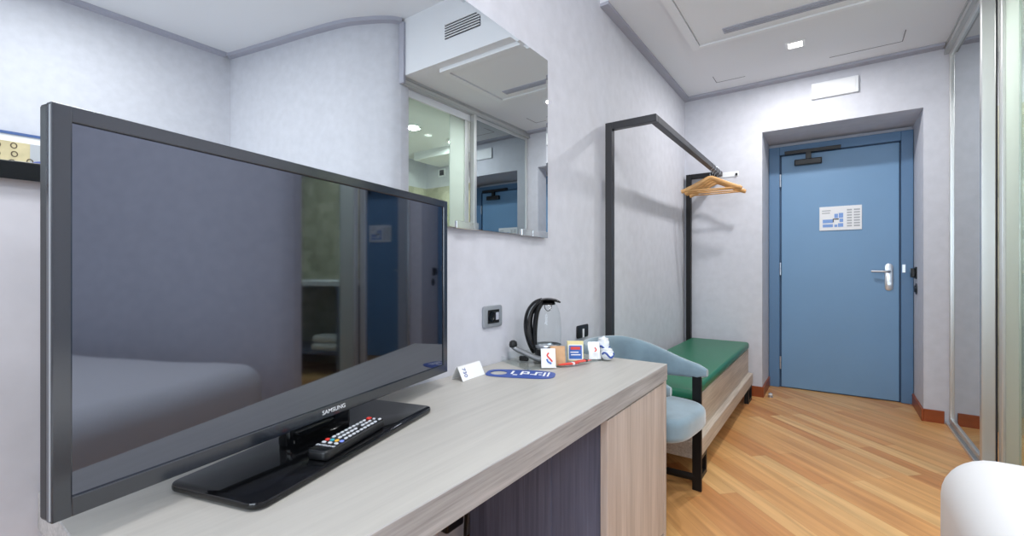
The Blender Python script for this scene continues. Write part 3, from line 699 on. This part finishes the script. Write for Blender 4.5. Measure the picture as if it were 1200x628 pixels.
def wrapped(label, loc, r, h, seed):
    root = thing('wrapped_cup', label, 'cup', loc, 0)
    q = bmn(); lathe(q, [(r * .7, .002), (r * .8, h * .5), (r * .92, h)], seg=20); obj('cup', q, M['white'], root, True, local=True)
    q = bmn(); bmesh.ops.create_icosphere(q, subdivisions=4, radius=1)
    for v_ in q.verts:
        n_ = v_.co.normalized(); d_ = 1 + .16 * noise.noise(n_ * 2.7 + Vector((seed, 0, 0))) + .07 * noise.noise(n_ * 7 + Vector((seed, 3, 0)))
        v_.co = Vector((n_.x * r * 1.12 * d_, n_.y * r * 1.12 * d_, h * .52 + n_.z * h * .56 * d_))
        v_.co.z = max(v_.co.z, .0005)
    obj('wrapper', q, M['foil'], root, True, local=True)
    q = bmn(); tube(q, [(r * 1.15 * math.cos(t), r * 1.15 * math.sin(t), h * .5 + .010 * math.sin(3 * t)) for t in [R(a_) for a_ in range(-115, 20, 9)]], .004, 6); obj('blue_print', q, M['blue'], root, True, local=True)
wrapped('plastic wrapped cup lying lowest at the right end of tray', (-.742, 1.705, DZ + .0045), .022, .042, 1.0)
wrapped('plastic wrapped cup behind the other, higher against the chair back', (-.775, 1.742, DZ + .0045), .022, .078, 5.0)
cp = thing('tumbler', 'clear plastic tumbler between brown sachet and cream packet', 'glass', (-.856, 1.545, DZ + .0045))
b = bmn(); lathe(b, [(.020, 0), (.021, .003), (.026, .065)], seg=24, cap=False); obj('wall', b, M['clear'], cp, True, local=True)
b = bmn(); lathe(b, [(.0195, .001), (.0195, .004)], seg=24); obj('bottom', b, M['clear'], cp, local=True)

# sockets on the wall
so = thing('wall_socket', 'grey wall socket plate above the desk beside the television', 'socket', (XL, 1.38, .865))
b = bmn(); prism(b, rrect(.118, .084, .012), 0, .009, .003); b.transform(frame_mtx((XL, 1.379, .866), (0, 1, 0), (0, 0, 1))); obj('plate', b, M['socketgrey'], so, True)
obj('insert', box(bmn(), XL + .008, XL + .0115, 1.345, 1.415, .840, .892, .001), M['black'], so)
b = bmn(); lathe(b, [(.019, 0), (.019, .003), (.015, .003), (.013, .0005)], seg=24); b.transform(frame_mtx((XL + .0112, 1.365, .866), (0, 1, 0), (0, 0, 1))); obj('outlet', b, M['blackgloss'], so, True)
b = bmn(); box(b, XL + .0112, XL + .013, 1.392, 1.410, .852, .881); obj('data_port', b, M['grillegrey'], so)
so = thing('wall_socket', 'black socket with plug low on the wall behind the chair back', 'socket', (XL, 2.15, .72))
b = bmn(); prism(b, rrect(.125, .066, .010), 0, .010, .003); b.transform(frame_mtx((XL, 2.15, .722), (0, 1, 0), (0, 0, 1))); obj('plate', b, M['black'], so, True)
obj('rocker', box(bmn(), XL + .010, XL + .014, 2.14, 2.155, .69, .735, .001), M['white'], so)

# ------------------------------------------------------------------ clothes rack, hangers
RX, RZ = -1.035, 1.857
rk = thing('clothes_rack', 'gunmetal square tube clothes rack standing over the green bench', 'clothes rack', (RX, 3.25, 0))
ht = .02
for y in (2.415, 4.145):
    obj('post', box(bmn(), RX - ht, RX + ht, y - ht, y + ht, 0, RZ + ht, .002, 1), M['darkmetal'] if y < 3 else M['blackmetal'], rk)
    obj('arm', box(bmn(), RX + ht, -.765, y - ht, y + ht, RZ - ht, RZ + ht, .002, 1), M['darkmetal'] if y < 3 else M['blackmetal'], rk)
obj('rail', box(bmn(), -.803, -.765, 2.415 + ht, 4.145 - ht, RZ - ht, RZ + ht, .002, 1), M['darkmetal'], rk)
HX = -.784
def make_hanger(y, rot, dz=0):
    r_ = thing('coat_hanger', 'wooden hanger', 'hanger', (HX, y, RZ + ht + .0045), R(rot), 'wooden hangers on the rack rail')
    q = bmn()
    top = -.115
    tube(q, smoothpath([(-.215, 0, top - .095), (-.18, 0, top - .083), (-.10, .004, top - .045), (-.035, .006, top - .012), (0, .006, top), (.035, .006, top - .012), (.10, .004, top - .045), (.18, 0, top - .083), (.215, 0, top - .095)], 5), 1.0, 12, flat=(.0075, .015))
    obj('shoulders', q, M['hangwood'], r_, True, local=True)
    q = bmn(); tube(q, [(-.185, 0, top - .092), (.185, 0, top - .092)], .0055, 10); obj('trouser_bar', q, M['hangwood'], r_, True, local=True)
    q = bmn(); pts = [(0, .006, top + .012), (0, .004, top + .045)]
    rr_ = .0285
    pts += [(rr_ * math.cos(R(a_)), 0, -.0265 + rr_ * math.sin(R(a_))) for a_ in range(-70, 200, 18)]
    tube(q, smoothpath(pts, 2), .0022, 8); obj('hook', q, M['steel'], r_, True, local=True)
    return r_
HL = [(3.78, 5, 'wooden coat hanger nearest the camera on the rack rail'), (3.86, -3, 'second wooden coat hanger from the near end of the hanger cluster'),
      (3.94, 9, 'third wooden coat hanger in the cluster, turned askew'), (4.035, 1, 'wooden coat hanger hanging nearest the door wall')]
proto = make_hanger(HL[0][0], HL[0][1]); proto['label'] = HL[0][2]
for y, rot, lb in HL[1:]:
    c_ = proto.copy(); C.objects.link(c_); c_.location.y = y; c_.rotation_euler.z = R(rot); c_['label'] = lb
    for ch in list(proto.children):
        k_ = ch.copy(); k_.parent = c_; C.objects.link(k_)
wp = thing('wall_hook_plate', 'small pale plate with dark hook on the wall behind hangers', 'wall hook', (-.70, YB, 1.85))
obj('plate', box(bmn(), -.80, -.645, YB - .006, YB, 1.83, 1.872, .002), M['white'], wp)
obj('hook', box(bmn(), -.668, -.652, YB - .02, YB - .006, 1.835, 1.855, .003), M['black'], wp)

# ------------------------------------------------------------------ bench
BX, BN, BF = -.56, 2.305, 4.10
bn = thing('bench', 'oak bench with green padded seat along the wall under the clothes rack', 'bench', (-.78, 3.2, 0))
obj('seat_box', box(bmn(), -1.0, BX, BN, BF, .205, .398, .002, 1), M['benchwood'], bn)
obj('lower_frame', box(bmn(), -1.0, -.528, BN - .005, BF + .005, .122, .206, .003, 1), M['benchwood'], bn)
b = bmn(); box(b, -1.005, BX + .006, BN - .003, BF + .002, .400, .455, .018, 4); obj('cushion', b, M['green'], bn, True)
for y0, y1 in ((BN + .01, BN + .185), (BF - .19, BF - .02)):
    for x0, x1 in ((-.562, -.532), (-.985, -.955)):
        b = bmn(); t_ = .022
        box(b, x0, x1, y0, y0 + t_, 0, .1215); box(b, x0, x1, y1 - t_, y1, 0, .1215); box(b, x0, x1, y0 + t_, y1 - t_, 0, t_); box(b, x0, x1, y0 + t_, y1 - t_, .1215 - t_, .1215)
        obj('leg', b, M['blackmetal'], bn)

# ------------------------------------------------------------------ chair
ch = thing('armchair', 'blue grey velvet tub chair with black metal legs beyond desk end', 'chair', (-.772, 2.06, 0))
CY = 2.065
# seat pad
def pad(bm, outline, z0, z1, r, n=5):
    rings = []
    cx = sum(p[0] for p in outline) / len(outline); cy = sum(p[1] for p in outline) / len(outline)
    def ring(ins, z):
        out_ = []
        for p in outline:
            d_ = Vector((p[0] - cx, p[1] - cy)); L_ = d_.length; d_ *= (L_ - ins) / L_; out_.append(bm.verts.new((cx + d_.x, cy + d_.y, z)))
        return out_
    for k_ in range(n + 1):
        a_ = R(90 * k_ / n); rings.append(ring(r * (1 - math.sin(a_)), z0 + r * (1 - math.cos(a_))))
    for k_ in range(n + 1):
        a_ = R(90 * k_ / n); rings.append(ring(r * (1 - math.cos(a_)), z1 - r * (1 - math.sin(a_))))
    for f_ in (.35, .65, .88):
        L0 = min(Vector((p[0] - cx, p[1] - cy)).length for p in outline); rings.append(ring(r + (L0 - r) * f_, z1 + .008 * f_))
    fs = []
    m_ = len(outline)
    for a_, b_ in zip(rings, rings[1:]):
        for k_ in range(m_): fs.append(bm.faces.new((a_[k_], a_[(k_ + 1) % m_], b_[(k_ + 1) % m_], b_[k_])))
    fs.append(bm.faces.new(rings[0][::-1])); fs.append(bm.faces.new(rings[-1]))
    bmesh.ops.recalc_face_normals(bm, faces=fs)
outline = [(-.725 + p[0], CY - .012 + p[1]) for p in ellipse(.262, .208, 48, 3.8)]
b = bmn(); pad(b, outline, .338, .436, .030); obj('seat', b, M['velvet'], ch, True)
# wrap-around back: section swept along a U in plan
ctrl = [(-.50, CY - .215), (-.66, CY - .222), (-.82, CY - .212), (-.94, CY - .15), (-.985, CY), (-.94, CY + .15), (-.82, CY + .212), (-.66, CY + .222), (-.50, CY + .215)]
pth = smoothpath([(p[0], p[1], 0) for p in ctrl], 6)
b = bmn(); rings = []
NP = len(pth)
for i, p in enumerate(pth):
    t = (pth[min(i + 1, NP - 1)] - pth[max(i - 1, 0)]).normalized(); nrm = Vector((t.y, -t.x, 0))
    f_ = i / (NP - 1); s_ = math.sin(math.pi * f_)
    s_ = s_ * s_ * (3 - 2 * s_)
    zt = .592 + .112 * s_; zb = .532 - .02 * s_
    th_ = .021 + .004 * s_
    endk = min(1.0, min(i, NP - 1 - i) / 2.0); sc_ = .55 + .45 * endk
    zc = (zt + zb) / 2; hh_ = (zt - zb) / 2 * sc_
    rings.append([b.verts.new(p + nrm * (q_[0]) + Vector((0, 0, zc + q_[1]))) for q_ in ellipse(th_ * sc_, hh_, 18, 3.2)])
fs = []
for a_, b_ in zip(rings, rings[1:]):
    for k_ in range(18): fs.append(b.faces.new((a_[k_], a_[(k_ + 1) % 18], b_[(k_ + 1) % 18], b_[k_])))
fs.append(b.faces.new(rings[0][::-1])); fs.append(b.faces.new(rings[-1])); bmesh.ops.recalc_face_normals(b, faces=fs)
obj('backrest', b, M['velvet'], ch, True)
for sy in (-1, 1):
    yy = CY + sy * .208
    obj('leg', box(bmn(), -.566, -.524, yy - .007, yy + .007, 0, .545, .001, 1), M['blackmetal'], ch)
    obj('leg', box(bmn(), -.93, -.89, CY + sy * .155 - .007, CY + sy * .155 + .007, 0, .54, .001, 1), M['blackmetal'], ch)
    b = bmn(); tube(b, [(-.545, yy, .060), (-.91, CY + sy * .155, .060)], 1.0, 8, flat=(.006, .018)); obj('stretcher', b, M['blackmetal'], ch)
    b = bmn(); tube(b, [(-.545, yy, .325), (-.91, CY + sy * .155, .325)], 1.0, 8, flat=(.006, .018)); obj('seat_rail', b, M['blackmetal'], ch)

ch.rotation_euler.z = R(-6)

# door stop on the floor
ds = thing('door_stop', 'small metal door stop on floor left of the door', 'door stop', (-.417, 4.235, 0))
b = bmn(); lathe(b, [(.020, 0), (.020, .006), (.013, .010), (.013, .030), (.010, .034)], seg=20); obj('peg', b, M['steel'], ds, True, local=True)
b = bmn(); lathe(b, [(.0145, .016), (.0155, .018), (.0155, .026), (.0145, .028)], seg=20); obj('rubber_ring', b, M['white'], ds, True, local=True)

# ------------------------------------------------------------------ bed
bd = thing('bed', 'white bed with rounded duvet corner at lower right', 'bed', (1.25, .75, 0))
b = bmn(); bmesh.ops.create_grid(b, x_segments=2, y_segments=2, size=1); b.free()
b = bmn(); box(b, .226, 2.34, -.35, 1.685, .20, .572, .105, 8)
bmesh.ops.subdivide_edges(b, edges=[e_ for e_ in b.edges if e_.calc_length() > .3], cuts=14, use_grid_fill=True)
for v_ in b.verts:
    n_ = noise.noise(v_.co * 3.0); v_.co.z += .010 * n_ * (1 if v_.co.z > .3 else 0)
    if v_.co.z < .42: v_.co += Vector((.012 * noise.noise(v_.co * 5), .012 * noise.noise(v_.co * 5 + Vector((9, 0, 0))), 0))
obj('duvet', b, M['sheet'], bd, True)
obj('bed_base', box(bmn(), .30, 2.33, -.25, 1.55, .05, .24, .02), M['bedbase'], bd)
for x in (.40, 2.2):
    for y in (-.15, 1.45): obj('leg', box(bmn(), x - .03, x + .03, y - .03, y + .03, 0, .06), M['bedbase'], bd)

# ------------------------------------------------------------------ bathroom vanity with folded towels, reflected in the television
vn = thing('vanity', 'pale bathroom counter with open shelf seen through the glass', 'vanity', (1.85, 3.8, 0))
VX, VY = 1.12, 3.62
obj('counter', box(bmn(), VX, BX1 - .012, VY, YB - .012, .88, .93, .004), M['panelw'], vn)
obj('shelf', box(bmn(), VX + .03, BX1 - .042, VY, YB - .012, .20, .23, .003), M['deskdark'], vn)
obj('side_panel', box(bmn(), VX, VX + .03, VY, YB - .012, 0, .88), M['deskdark'], vn)
obj('side_panel', box(bmn(), BX1 - .042, BX1 - .012, VY, YB - .012, 0, .88), M['deskdark'], vn)
for k_, (z_, lb) in enumerate(((.2305, 'lower folded white towel on the vanity shelf'), (.3065, 'upper folded white towel on the vanity shelf'))):
    b = bmn(); box(b, 1.16, 1.46, VY + .02 + .02 * k_, 3.86, z_, z_ + .075, .03, 4); tag(obj('towel', b, M['towel'], None, True), lb, 'towel', 'folded towels on the vanity shelf')
